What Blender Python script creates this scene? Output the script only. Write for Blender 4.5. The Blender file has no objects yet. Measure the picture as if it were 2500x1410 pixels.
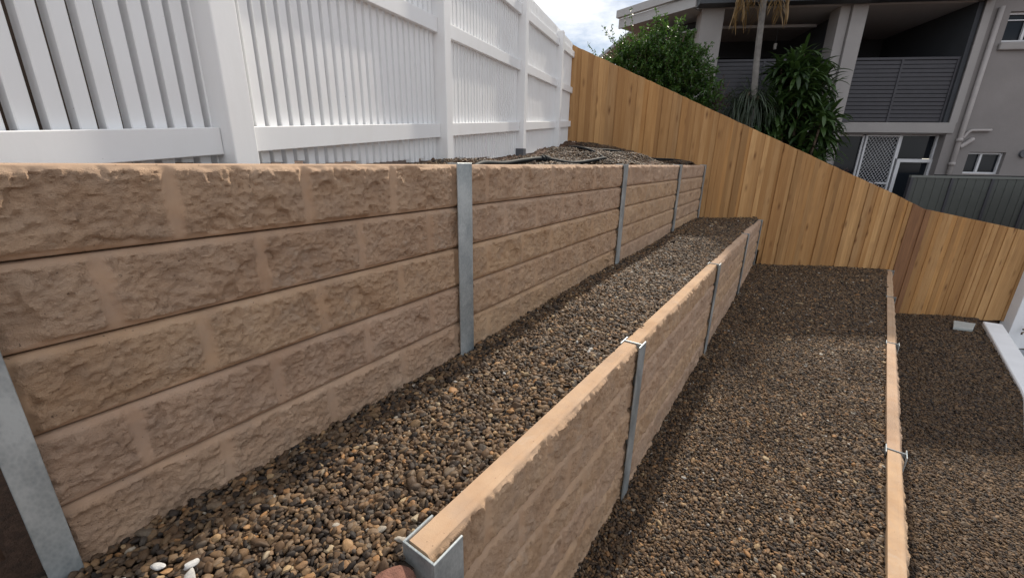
import bpy, math, random
import numpy as np
from mathutils import Vector, Matrix
R = math.radians
rnd = random.Random(7)
scene = bpy.context.scene
col = scene.collection

# ------------------------------------------------------------------ camera
F_PX, PITCH, YAW, ROLL = 1002.0, R(17.377), R(-33.022), R(1.041)
cam_d = bpy.data.cameras.new('camera'); cam = bpy.data.objects.new('camera', cam_d); col.objects.link(cam)
cam_d.sensor_width = 36; cam_d.lens = 36 * F_PX / 2500; cam_d.clip_start = .02; cam_d.clip_end = 3000
fw = Vector((math.sin(YAW) * math.cos(PITCH), math.cos(YAW) * math.cos(PITCH), -math.sin(PITCH)))
rt = Vector((math.cos(YAW), -math.sin(YAW), 0)); up = rt.cross(fw)
r2 = rt * math.cos(ROLL) + up * math.sin(ROLL); u2 = up * math.cos(ROLL) - rt * math.sin(ROLL)
M = Matrix((r2, u2, -fw)).transposed().to_4x4(); M.translation = (0, 0, .02)
cam.matrix_world = M
scene.camera = cam

# ------------------------------------------------------------------ sky, sun, exposure
SUN_AZ, SUN_EL = R(-8.0), R(41.0)          # azimuth from +Y towards +X
w = bpy.data.worlds.new('World'); scene.world = w; w.use_nodes = True
nt = w.node_tree; nt.nodes.clear()
N = nt.nodes.new; L = nt.links.new
out = N('ShaderNodeOutputWorld'); bg = N('ShaderNodeBackground')
sky = N('ShaderNodeTexSky'); sky.sky_type = 'NISHITA'; sky.sun_disc = False
sky.sun_elevation = SUN_EL; sky.sun_rotation = SUN_AZ
sky.air_density = 1.0; sky.dust_density = .5; sky.ozone_density = 1.0
tc = N('ShaderNodeTexCoord'); mp = N('ShaderNodeMapping'); mp.inputs['Scale'].default_value = (1, 1, 2.6)
nz = N('ShaderNodeTexNoise'); nz.inputs['Scale'].default_value = 2.6; nz.inputs['Detail'].default_value = 8; nz.inputs['Roughness'].default_value = .62
rp = N('ShaderNodeValToRGB'); rp.color_ramp.elements[0].position = .36; rp.color_ramp.elements[1].position = .56
mx = N('ShaderNodeMix'); mx.data_type = 'RGBA'
mx.inputs['B'].default_value = (14.5, 14.6, 14.9, 1)
L(tc.outputs['Generated'], mp.inputs['Vector']); L(mp.outputs[0], nz.inputs['Vector']); L(nz.outputs['Fac'], rp.inputs[0])
L(rp.outputs[0], mx.inputs['Factor']); L(sky.outputs[0], mx.inputs['A']); L(mx.outputs['Result'], bg.inputs['Color'])
bg.inputs['Strength'].default_value = .082
L(bg.outputs[0], out.inputs[0])
sd = bpy.data.lights.new('sun', 'SUN'); sd.energy = 5.0; sd.angle = R(1.6); sd.color = (1, .91, .78)
sun = bpy.data.objects.new('sun', sd); col.objects.link(sun)
sdir = Vector((math.sin(SUN_AZ) * math.cos(SUN_EL), math.cos(SUN_AZ) * math.cos(SUN_EL), math.sin(SUN_EL)))
sun.rotation_euler = sdir.to_track_quat('Z', 'Y').to_euler()
sun.location = (0, 0, 12)
vs = scene.view_settings
vs.view_transform = 'Standard'; vs.look = 'None'; vs.gamma = 1; vs.exposure = .06; vs.use_curve_mapping = False

# ------------------------------------------------------------------ helpers
class MB:
    def __init__(s): s.v = []; s.f = []
    def box(s, x0, x1, y0, y1, z0, z1):
        b = len(s.v)
        s.v += [(x0,y0,z0),(x1,y0,z0),(x1,y1,z0),(x0,y1,z0),(x0,y0,z1),(x1,y0,z1),(x1,y1,z1),(x0,y1,z1)]
        s.f += [tuple(b+i for i in q) for q in ((3,2,1,0),(4,5,6,7),(0,1,5,4),(1,2,6,5),(2,3,7,6),(3,0,4,7))]
        return s
    def hexa(s, pts):
        b = len(s.v); s.v += [tuple(p) for p in pts]
        s.f += [tuple(b+i for i in q) for q in ((3,2,1,0),(4,5,6,7),(0,1,5,4),(1,2,6,5),(2,3,7,6),(3,0,4,7))]
        return s
    def tube(s, pts, rad, n=8, cap=True):
        pts = [Vector(p) for p in pts]
        if not hasattr(rad, '__len__'): rad = [rad] * len(pts)
        b = len(s.v); k = len(pts); ref = None
        for i, p in enumerate(pts):
            t = (pts[min(i+1, k-1)] - pts[max(i-1, 0)]).normalized()
            if ref is None:
                ref = t.cross(Vector((0, 0, 1)) if abs(t.z) < .9 else Vector((1, 0, 0))).normalized()
            ref = (ref - t * ref.dot(t)).normalized(); bi = t.cross(ref)
            for j in range(n):
                a = 2 * math.pi * j / n
                s.v.append(tuple(p + (ref * math.cos(a) + bi * math.sin(a)) * rad[i]))
        for i in range(k-1):
            for j in range(n):
                s.f.append((b+i*n+j, b+i*n+(j+1) % n, b+(i+1)*n+(j+1) % n, b+(i+1)*n+j))
        if cap:
            s.f.append(tuple(b+j for j in reversed(range(n)))); s.f.append(tuple(b+(k-1)*n+j for j in range(n)))
        return s
    def mesh(s, name, mat, smooth=False):
        m = bpy.data.meshes.new(name); m.from_pydata(s.v, [], s.f); m.validate()
        if mat: m.materials.append(mat)
        if smooth: m.polygons.foreach_set('use_smooth', [True] * len(m.polygons))
        m.update(); return m
    def build(s, name, mat, parent=None, smooth=False, bevel=0, loc=None):
        o = bpy.data.objects.new(name, s.mesh(name, mat, smooth)); col.objects.link(o)
        if parent: o.parent = parent
        if loc: o.location = loc
        if bevel: bev(o, bevel)
        return o
def bev(o, wd, seg=2):
    b = o.modifiers.new('bevel', 'BEVEL'); b.width = wd; b.segments = seg; b.limit_method = 'ANGLE'; b.angle_limit = R(40)
def tag(o, label=None, cat=None, group=None, kind=None):
    if label: o['label'] = label
    if cat: o['category'] = cat
    if group: o['group'] = group
    if kind: o['kind'] = kind
    return o
def thing(name, loc, label, cat, rz=0, group=None):
    o = bpy.data.objects.new(name, None); o.empty_display_size = .1; col.objects.link(o)
    o.location = loc; o.rotation_euler = (0, 0, rz); tag(o, label, cat, group); return o
def inst(name, mesh, parent, loc, rz=0):
    o = bpy.data.objects.new(name, mesh); col.objects.link(o); o.parent = parent; o.location = loc
    o.rotation_euler = (0, 0, rz); return o

# ------------------------------------------------------------------ materials
def mat(name, build):
    m = bpy.data.materials.new(name); m.use_nodes = True
    t = m.node_tree; t.nodes.clear()
    o = t.nodes.new('ShaderNodeOutputMaterial'); p = t.nodes.new('ShaderNodeBsdfPrincipled')
    t.links.new(p.outputs[0], o.inputs[0]); build(t, p); return m
def noise(t, scale, detail=4, rough=.55, vec=None, dist=0):
    n = t.nodes.new('ShaderNodeTexNoise'); n.inputs['Scale'].default_value = scale; n.inputs['Detail'].default_value = detail
    n.inputs['Roughness'].default_value = rough; n.inputs['Distortion'].default_value = dist
    if vec: t.links.new(vec, n.inputs['Vector'])
    return n.outputs['Fac']
def ramp(t, fac, stops, interp='LINEAR'):
    n = t.nodes.new('ShaderNodeValToRGB'); cr = n.color_ramp; cr.interpolation = interp
    while len(cr.elements) < len(stops): cr.elements.new(.5)
    for e, (p, c) in zip(cr.elements, stops):
        e.position = p; e.color = (*c, 1) if len(c) == 3 else c
    t.links.new(fac, n.inputs[0]); return n.outputs[0]
def mixc(t, fac, a, b, mode='MIX'):
    n = t.nodes.new('ShaderNodeMix'); n.data_type = 'RGBA'; n.blend_type = mode
    for v, s in ((fac, 'Factor'), (a, 'A'), (b, 'B')):
        if hasattr(v, 'is_linked'): t.links.new(v, n.inputs[s])
        elif s == 'Factor': n.inputs[s].default_value = v
        else: n.inputs[s].default_value = (*v, 1)
    return n.outputs['Result']
def mathn(t, op, a, b=None):
    n = t.nodes.new('ShaderNodeMath'); n.operation = op
    for i, v in enumerate((a, b)):
        if v is None: continue
        if hasattr(v, 'is_linked'): t.links.new(v, n.inputs[i])
        else: n.inputs[i].default_value = v
    return n.outputs[0]
def bump(t, p, h, strength=.4, dist=.01):
    n = t.nodes.new('ShaderNodeBump'); (t.links.new(strength, n.inputs['Strength']) if hasattr(strength, 'is_linked') else setattr(n.inputs['Strength'], 'default_value', strength)); n.inputs['Distance'].default_value = dist
    t.links.new(h, n.inputs['Height']); t.links.new(n.outputs[0], p.inputs['Normal'])
def coords(t, which='Object', scale=(1, 1, 1), rand=0):
    c = t.nodes.new('ShaderNodeTexCoord'); m = t.nodes.new('ShaderNodeMapping'); m.inputs['Scale'].default_value = scale
    t.links.new(c.outputs[which], m.inputs['Vector'])
    if rand:
        oi = t.nodes.new('ShaderNodeObjectInfo'); k = t.nodes.new('ShaderNodeVectorMath'); k.operation = 'SCALE'
        k.inputs[0].default_value = (rand, rand * .7, rand * 1.3); t.links.new(oi.outputs['Random'], k.inputs['Scale'])
        t.links.new(k.outputs[0], m.inputs['Location'])
    return m.outputs[0]
def objrand(t): return t.nodes.new('ShaderNodeObjectInfo').outputs['Random']
def geopos(t): return t.nodes.new('ShaderNodeNewGeometry').outputs['Position']

def m_concrete(t, p):
    v = coords(t, 'Object', rand=9)
    big = ramp(t, noise(t, 5, 5, .6, v), [(.3, (.385, .257, .170)), (.5, (.455, .315, .215)), (.72, (.51, .368, .26))])
    at = t.nodes.new('ShaderNodeAttribute'); at.attribute_name = 'split'
    big = mixc(t, at.outputs['Fac'], mixc(t, 1.0, big, (.95, .95, .95), 'MULTIPLY'), mixc(t, 1.0, big, (1.05, 1.045, 1.04), 'MULTIPLY'))
    hue = mixc(t, objrand(t), (1.04, 1.0, .90), (.99, .985, 1.03))
    c = mixc(t, 1.0, big, hue, 'MULTIPLY')
    blot = ramp(t, noise(t, 11, 4, .6, v, .4), [(.42, (0, 0, 0)), (.7, (1, 1, 1))])
    c = mixc(t, mathn(t, 'MULTIPLY', blot, .35), c, (.33, .255, .205))
    salt = mathn(t, 'MULTIPLY', ramp(t, noise(t, 3.1, 5, .6, v, .5), [(.60, (0,)*3), (.74, (1,)*3)]), ramp(t, noise(t, 34, 4, .6, v), [(.42, (0,)*3), (.66, (1,)*3)]))
    c = mixc(t, mathn(t, 'MULTIPLY', salt, .45), c, (.50, .44, .38))
    pit = ramp(t, noise(t, 95, 2, .5, v), [(.24, (1, 1, 1)), (.29, (0, 0, 0))])
    c = mixc(t, mathn(t, 'MULTIPLY', pit, .75), c, (.10, .07, .05))
    t.links.new(c, p.inputs['Base Color']); p.inputs['Roughness'].default_value = .9; p.inputs['Specular IOR Level'].default_value = .2
    bump(t, p, mathn(t, 'ADD', noise(t, 75, 7, .72, v), mathn(t, 'MULTIPLY', noise(t, 260, 3, .6, v), .5)), mathn(t, 'ADD', mathn(t, 'MULTIPLY', at.outputs['Fac'], .75), .12), .013)
CONC = mat('tan_concrete', m_concrete)

def m_galv(t, p):
    v = coords(t, 'Object', (1, 1, .6), rand=5)
    a = noise(t, 7, 7, .68, v); vz = t.nodes.new('ShaderNodeTexVoronoi'); vz.inputs['Scale'].default_value = 140; t.links.new(v, vz.inputs['Vector'])
    b = vz.outputs['Distance']
    c = ramp(t, mathn(t, 'ADD', mathn(t, 'MULTIPLY', a, .9), mathn(t, 'MULTIPLY', b, .12)), [(.28, (.18, .21, .225)), (.45, (.31, .35, .37)), (.68, (.52, .555, .56))])
    t.links.new(c, p.inputs['Base Color']); p.inputs['Metallic'].default_value = .55
    t.links.new(ramp(t, a, [(.3, (.32,)*3), (.7, (.55,)*3)]), p.inputs['Roughness']); bump(t, p, b, .06, .003)
GALV = mat('galvanised_steel', m_galv)

def m_white(t, p):
    v = coords(t, 'Object', (1, 1, .35), rand=11)
    c = mixc(t, ramp(t, noise(t, 7, 5, .6, v), [(.45, (0,)*3), (.8, (.5,)*3)]), (.86, .87, .88), (.78, .78, .77))
    sp = ramp(t, noise(t, 55, 2, .5, coords(t, 'Object', rand=23)), [(.19, (1,)*3), (.215, (0,)*3)])
    c = mixc(t, mathn(t, 'MULTIPLY', sp, .8), c, (.16, .14, .12))
    t.links.new(c, p.inputs['Base Color']); p.inputs['Roughness'].default_value = .42
    bump(t, p, noise(t, 40, 4, .6, v), .12, .004)
WHITE = mat('white_paint', m_white)

def m_pine(t, p):
    g = coords(t, 'Object', (16, 16, .9), rand=31)
    n1 = noise(t, 1.6, 5, .6, g, .6)
    c = ramp(t, n1, [(.25, (.36, .202, .084)), (.45, (.415, .245, .110)), (.6, (.455, .278, .130)), (.8, (.50, .325, .162))])
    tint = ramp(t, objrand(t), [(0, (.72, .66, .59)), (.18, (1.10, 1.06, 1.0)), (.36, (.84, .74, .62)), (.55, (1.30, 1.28, 1.22)), (.72, (.80, .71, .62)), (.86, (1.10, .98, .80)), (1, (.90, .88, .88))])
    c = mixc(t, 1, c, tint, 'MULTIPLY')
    kv = coords(t, 'Object', (9, 9, 3.0), rand=47)
    vo = t.nodes.new('ShaderNodeTexVoronoi'); vo.inputs['Scale'].default_value = 1.0; t.links.new(kv, vo.inputs['Vector'])
    kn = ramp(t, vo.outputs['Distance'], [(.05, (1,)*3), (.12, (.6,)*3), (.30, (0,)*3)])
    sepc = t.nodes.new('ShaderNodeSeparateColor'); t.links.new(vo.outputs['Color'], sepc.inputs[0])
    sel = ramp(t, sepc.outputs[0], [(.50, (0,)*3), (.56, (1,)*3)])
    c = mixc(t, mathn(t, 'MULTIPLY', mathn(t, 'MULTIPLY', kn, sel), .9), c, (.15, .065, .025))
    st = ramp(t, noise(t, 2.2, 3, .5, coords(t, 'Object', (3, 3, 1.1), rand=61)), [(.55, (0,)*3), (.72, (1,)*3)])
    c = mixc(t, mathn(t, 'MULTIPLY', st, .35), c, (.27, .145, .065))
    t.links.new(c, p.inputs['Base Color']); p.inputs['Roughness'].default_value = .75; p.inputs['Specular IOR Level'].default_value = .25
    bump(t, p, n1, .25, .004)
PINE = mat('treated_pine', m_pine)
def m_pine_red(t, p):
    g = coords(t, 'Object', (16, 16, .8), rand=31); n1 = noise(t, 1.6, 5, .6, g, .6)
    t.links.new(ramp(t, n1, [(.3, (.16, .070, .030)), (.55, (.235, .110, .046)), (.75, (.31, .155, .068))]), p.inputs['Base Color']); p.inputs['Roughness'].default_value = .7
    bump(t, p, n1, .25, .004)
PINERED = mat('stained_pine', m_pine_red)

def m_soil(t, p):
    v = geopos(t)
    c = ramp(t, noise(t, 9, 8, .7, v), [(.3, (.05, .028, .017)), (.5, (.10, .055, .033)), (.72, (.17, .095, .06))])
    t.links.new(c, p.inputs['Base Color']); p.inputs['Roughness'].default_value = 1
    bump(t, p, noise(t, 30, 8, .7, v), .9, .03)
SOIL = mat('soil', m_soil)
def m_grbase(t, p):
    v = geopos(t)
    c = ramp(t, noise(t, 70, 4, .7, v), [(.3, (.02, .014, .010)), (.55, (.06, .042, .03)), (.75, (.12, .085, .06))])
    t.links.new(c, p.inputs['Base Color']); p.inputs['Roughness'].default_value = 1
    bump(t, p, noise(t, 70, 4, .7, v), 1, .012)
GRBASE = mat('gravel_bed', m_grbase)
def m_pebble(t, p):
    a = t.nodes.new('ShaderNodeAttribute'); a.attribute_type = 'INSTANCER'; a.attribute_name = 'pcol'
    c = ramp(t, a.outputs['Fac'], [(0, (.030, .024, .021)), (.14, (.060, .046, .037)), (.28, (.150, .092, .052)), (.40, (.085, .070, .058)), (.52, (.240, .155, .085)),
                                  (.64, (.085, .055, .038)), (.76, (.27, .165, .088)), (.85, (.175, .140, .105)), (.925, (.38, .20, .085)), (.955, (.46, .35, .21)), (.975, (.46, .42, .36)), (1, (.74, .75, .76))])
    v = coords(t, 'Object')
    c = mixc(t, 1, c, ramp(t, noise(t, 2.5, 4, .7, v), [(.3, (.50,)*3), (.7, (.90,)*3)]), 'MULTIPLY')
    t.links.new(c, p.inputs['Base Color']); p.inputs['Roughness'].default_value = .6; p.inputs['Specular IOR Level'].default_value = .18
PEB = mat('river_pebble', m_pebble)

def plain(name, c, rough=.7, metal=0, var=.12, sc=6, bmp=.1, spec=.4):
    def b(t, p):
        v = geopos(t); a = tuple(x * (1 - var) for x in c); d = tuple(min(1, x * (1 + var)) for x in c)
        n = noise(t, sc, 6, .6, v)
        t.links.new(ramp(t, n, [(.3, a), (.7, d)]), p.inputs['Base Color']); p.inputs['Roughness'].default_value = rough
        p.inputs['Metallic'].default_value = metal; p.inputs['Specular IOR Level'].default_value = spec
        if bmp: bump(t, p, noise(t, sc * 12, 4, .6, v), bmp, .01)
    return mat(name, b)
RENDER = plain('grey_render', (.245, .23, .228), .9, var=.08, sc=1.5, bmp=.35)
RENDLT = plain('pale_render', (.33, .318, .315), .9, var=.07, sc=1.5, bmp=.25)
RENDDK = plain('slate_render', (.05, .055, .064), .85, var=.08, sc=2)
CEIL = plain('ceiling_sheet', (.42, .415, .42), .9, var=.05)
FASC = plain('slate_fascia', (.06, .068, .08), .55, var=.08)
ROOFM = plain('roof_sheet', (.26, .27, .28), .5, metal=.3, var=.06)
EAVE = plain('grey_eave', (.40, .405, .41), .6, var=.05)
SLAT = plain('dark_slat', (.05, .05, .06), .5, var=.1)
FRAME = plain('white_frame', (.62, .63, .66), .4, var=.04)
PIPE = plain('painted_pipe', (.37, .345, .34), .6, var=.06)
BLACK = plain('black_plastic', (.016, .018, .020), .6, var=.15, spec=.08)
STUB = plain('grey_stub', (.10, .105, .12), .6)
CBOND = plain('grey_green_sheet', (.075, .082, .076), .5, var=.07, bmp=.05)
CBRAIL = plain('grey_green_rail', (.15, .16, .15), .5, var=.05, bmp=0)
WREND = plain('white_render', (.80, .81, .83), .85, var=.04, sc=3, bmp=.2)
PATH = plain('concrete_path', (.30, .32, .35), .9, var=.12)
ROCK = plain('red_rock', (.22, .105, .075), .9, var=.35, sc=14, bmp=.6)
BRASS = plain('tap_metal', (.20, .15, .10), .4, metal=.8)
DKWOOD = plain('dark_board', (.045, .028, .02), .85, var=.4, sc=5)
SLABM = plain('pale_slab', (.40, .43, .42), .5, var=.08, sc=9)
BARK = plain('bark', (.13, .095, .07), .95, var=.3, sc=14, bmp=.6)
PALMB = plain('palm_trunk', (.16, .15, .14), .9, var=.25, sc=9, bmp=.5)
LAMPW = plain('lamp_white', (.7, .7, .68), .4)
def m_glass(t, p):
    p.inputs['Base Color'].default_value = (.012, .015, .02, 1); p.inputs['Roughness'].default_value = .06
    p.inputs['Specular IOR Level'].default_value = .22
GLASS = mat('dark_glass', m_glass)
def leafmat(name, dark, lite, tr=.25):
    def b(t, p):
        n = noise(t, 3.5, 3, .6, geopos(t)); k = t.nodes.new('ShaderNodeNewGeometry').outputs['Random Per Island']
        f = mathn(t, 'ADD', mathn(t, 'MULTIPLY', n, .4), mathn(t, 'MULTIPLY', k, .6))
        c = ramp(t, f, [(.2, dark), (.75, lite)])
        t.links.new(c, p.inputs['Base Color']); p.inputs['Roughness'].default_value = .42
        tn = t.nodes.new('ShaderNodeBsdfTranslucent'); t.links.new(mixc(t, .5, c, (lite[0]*1.6, lite[1]*1.5, lite[2])), tn.inputs['Color'])
        ms = t.nodes.new('ShaderNodeMixShader'); ms.inputs[0].default_value = tr
        t.links.new(p.outputs[0], ms.inputs[1]); t.links.new(tn.outputs[0], ms.inputs[2])
        t.links.new(ms.outputs[0], [x for x in t.nodes if x.type == 'OUTPUT_MATERIAL'][0].inputs[0])
    return mat(name, b)
LEAF = leafmat('bush_leaf', (.018, .048, .012), (.075, .16, .035), .35)
LEAFD = leafmat('strap_leaf', (.013, .034, .010), (.055, .105, .026))
LEAFW = leafmat('weeping_leaf', (.020, .036, .020), (.050, .075, .038))
LEAFP = leafmat('purple_leaf', (.030, .012, .018), (.080, .030, .038))
LEAFB = leafmat('dry_frond', (.13, .08, .03), (.30, .20, .09))

# ------------------------------------------------------------------ noise in numpy
def lattice(u, v, sc, seed):
    g = np.random.RandomState(seed).rand(64, 64)
    x = u * sc; y = v * sc; xi = np.floor(x).astype(int); yi = np.floor(y).astype(int)
    fx = x - xi; fy = y - yi; fx = fx*fx*fx*(fx*(fx*6-15)+10); fy = fy*fy*fy*(fy*(fy*6-15)+10)
    a = g[xi % 64, yi % 64]; b = g[(xi+1) % 64, yi % 64]; c = g[xi % 64, (yi+1) % 64]; d = g[(xi+1) % 64, (yi+1) % 64]
    return (a*(1-fx)+b*fx)*(1-fy)+(c*(1-fx)+d*fx)*fy
def fbm(u, v, sc, seed, oct=5, gain=.55):
    s = 0; a = 1; n = 0
    for i in range(oct):
        s = s + a * lattice(u + i*3.7, v + i*1.9, sc, seed + i); n += a; a *= gain; sc *= 2.03
    return s / n
def sstep(x, a, b):
    t = np.clip((x-a)/(b-a), 0, 1); return t*t*(3-2*t)

# ------------------------------------------------------------------ terrain functions
FD = Vector((1, .6, 0)).normalized(); FO = Vector((-1.323, 8.35, 0)); FN = Vector((FD.y, -FD.x, 0))   # timber fence line, FN towards the camera
FDC = (1, .6)
def yfence(x): return 8.35 + .6 * (x + 1.323)
WX1 = -1.323
def x2(y): return -.612 + .0336 * y
def x3(y): return .497 + .1387 * y
Z2, Z3 = -.945, -1.84
bed_ctrl = [(-1.42, y, -.04) for y in (-2, -1, 0, 1, 2, 3, 4, 5, 6, 7, 8.2)] + [
    (-2.3, 2.6, .016), (-1.9, 1.0, -.03), (-2.78, 4.3, .067), (-3.25, 6.1, .23), (-3.5, 7.1, .36), (-3.1, 7.25, .33), (-2.87, 7.4, .27), (-2.6, 7.6, .215), (-2.22, 7.8, .07),
    (-1.84, 8.04, .0), (-1.66, 3.0, .01), (-1.70, 4.3, .03), (-2.63, 5.5, .19), (-2.1, 5.0, .12), (-2.23, 6.3, .15), (-1.63, 7.3, .05),
    (-6, 0, .0), (-6, 4, .2), (-6, 7, .45)]
BC = np.array(bed_ctrl)
def zbed(x, y):
    x = np.asarray(x, float); y = np.asarray(y, float)
    d = (x[..., None]-BC[:, 0])**2 + (y[..., None]-BC[:, 1])**2 + .01
    wt = 1 / d**2
    return (wt*BC[:, 2]).sum(-1) / wt.sum(-1)
def zt1(x, y):
    return -.985 + .006*np.clip(np.asarray(y, float), 0, 9) + .012*np.sin(3*np.asarray(x)+1.7*np.asarray(y)) + 0*np.asarray(x)
def zt2(x, y):
    x = np.asarray(x, float); y = np.asarray(y, float)
    s = np.clip((x - x2(y)) / (x3(y) - .1 - x2(y)), 0, 1)
    zl = np.interp(y, [1.5, 5, 9], [-2.0, -1.93, -1.81])
    return zl*(1-s) + (-1.872)*s + .008*np.sin(2.3*x+1.9*y) + np.clip(y-8, 0, 2)*.02
def zt3(x, y): return -2.672 + .006*np.sin(2*np.asarray(x)+np.asarray(y)) + 0*np.asarray(x, float) - .008*np.clip(np.asarray(y, float)-5, 0, 6)

def sheet(name, mat_, zf, xl, xr, ys, nx, kind='structure', drop=0):
    v = []; f = []
    for j, y in enumerate(ys):
        a, b = xl(y), xr(y); xs = np.linspace(a, b, nx); zs = zf(xs, np.full(nx, y)) + drop
        v += [(float(x), float(y), float(z)) for x, z in zip(xs, zs)]
    for j in range(len(ys)-1):
        for i in range(nx-1):
            k = j*nx+i; f.append((k, k+1, k+nx+1, k+nx))
    m = bpy.data.meshes.new(name); m.from_pydata(v, [], f); m.materials.append(mat_)
    m.polygons.foreach_set('use_smooth', [True]*len(m.polygons))
    o = bpy.data.objects.new(name, m); col.objects.link(o); tag(o, kind=kind); return o

# ground: one large sheet in fence-aligned coordinates; behind the timber fence the neighbouring yard stands higher
def zyard(a): return float(np.interp(a, [-40, -2.6, -.2, 1.2, 2.5, 4, 60], [.6, .2, -.5, -1.0, -1.35, -1.42, -1.45]))
aa = [-900, -200, -60, -20, -8, -4, -2.6, -1.5, -.2, 1.2, 2.5, 4, 7, 12, 30, 90, 300, 900]
bb = [-900, -200, -50, -12, -4, -.0, .12, 1, 4, 12, 40, 150, 400, 900]
v = []; f = []
for b in bb:
    for a in aa:
        P = FO + FD*a - FN*(b + .05)
        v.append((P.x, P.y, -3.45 if b <= 0 else zyard(a)))
na = len(aa)
for j in range(len(bb)-1):
    for i in range(na-1):
        k = j*na+i; f.append((k, k+1, k+na+1, k+na))
m = bpy.data.meshes.new('ground'); m.from_pydata(v, [], f); m.materials.append(SOIL)
g = bpy.data.objects.new('ground', m); col.objects.link(g); tag(g, 'bare brown earth of the plot and the yard beyond', 'ground', kind='structure')

ysb = list(np.arange(-2.5, 10.3, .16))
def clampy(fx): return fx
# terrace sheets run past the timber fence line a little; the fence stands in front of the step up
o = sheet('upper_bed', SOIL, zbed, lambda y: max(-30, (y-8.35)/.6-1.323+.0) if y > 6.6 else -9.0, lambda y: -1.41, [y for y in ysb if y < 8.32], 40)
tag(o, 'sloping earth bed between the white fence and the upper retaining wall', 'garden bed')
o = sheet('upper_terrace', GRBASE, zt1, lambda y: -1.40, lambda y: x2(y)-.05, [y for y in ysb if y < 8.95], 14, drop=-.012)
tag(o, 'narrow gravelled terrace at the foot of the upper wall', 'terrace')
o = sheet('middle_terrace', GRBASE, zt2, lambda y: x2(y)-.06, lambda y: x3(y)-.05, [y for y in ysb], 20, drop=-.012)
tag(o, 'wide gravelled terrace at the foot of the middle wall', 'terrace')
kx = lambda y: np.interp(y, [-.5, 1.5, 3.7, 7.243, 10.62, 12], [.72, 1.30, 1.845, 2.891, 3.406, 3.6])          # inner edge of the white kerb wall
o = sheet('lower_terrace', GRBASE, zt3, lambda y: x3(y)-.06, lambda y: float(kx(y))+.03, [y for y in np.arange(-.5, 11.2, .16)], 16, drop=-.012)
tag(o, 'lowest gravelled strip beside the white kerb wall', 'terrace')

# ------------------------------------------------------------------ pebbles (gravel)
def pebble_group():
    ng = bpy.data.node_groups.new('pebbles', 'GeometryNodeTree')
    ng.interface.new_socket('Geometry', in_out='INPUT', socket_type='NodeSocketGeometry')
    ng.interface.new_socket('Geometry', in_out='OUTPUT', socket_type='NodeSocketGeometry')
    A = ng.nodes.new; K = ng.links.new
    gi = A('NodeGroupInput'); go = A('NodeGroupOutput'); join = A('GeometryNodeGeometryToInstance')
    for i in range(7):
        ic = A('GeometryNodeMeshIcoSphere'); ic.inputs['Radius'].default_value = 1; ic.inputs['Subdivisions'].default_value = 3
        ps = A('GeometryNodeInputPosition'); ad = A('ShaderNodeVectorMath'); ad.inputs[1].default_value = (i*3.1, i*1.7, i*2.3)
        K(ps.outputs[0], ad.inputs[0])
        nz = A('ShaderNodeTexNoise'); nz.inputs['Scale'].default_value = .75; nz.inputs['Detail'].default_value = 1.5
        K(ad.outputs[0], nz.inputs['Vector'])
        sb = A('ShaderNodeVectorMath'); sb.operation = 'SUBTRACT'; sb.inputs[1].default_value = (.5, .5, .5); K(nz.outputs['Color'], sb.inputs[0])
        sc = A('ShaderNodeVectorMath'); sc.operation = 'SCALE'; sc.inputs['Scale'].default_value = 1.2; K(sb.outputs[0], sc.inputs[0])
        sp = A('GeometryNodeSetPosition'); K(ic.outputs['Mesh'], sp.inputs['Geometry']); K(sc.outputs[0], sp.inputs['Offset'])
        ss = A('GeometryNodeSetShadeSmooth'); K(sp.outputs[0], ss.inputs[0])
        sm = A('GeometryNodeSetMaterial'); sm.inputs['Material'].default_value = PEB; K(ss.outputs[0], sm.inputs['Geometry'])
        K(sm.outputs[0], join.inputs[0])
    iop = A('GeometryNodeInstanceOnPoints'); iop.inputs['Pick Instance'].default_value = True
    def named(nm, ty):
        n = A('GeometryNodeInputNamedAttribute'); n.data_type = ty; n.inputs['Name'].default_value = nm; return n.outputs['Attribute']
    er = A('FunctionNodeEulerToRotation'); K(named('prot', 'FLOAT_VECTOR'), er.inputs[0])
    K(gi.outputs[0], iop.inputs['Points']); K(join.outputs[0], iop.inputs['Instance'])
    K(named('ppick', 'INT'), iop.inputs['Instance Index']); K(er.outputs[0], iop.inputs['Rotation']); K(named('pscl', 'FLOAT_VECTOR'), iop.inputs['Scale'])
    K(iop.outputs[0], go.inputs[0]); return ng
PG = pebble_group()
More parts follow.
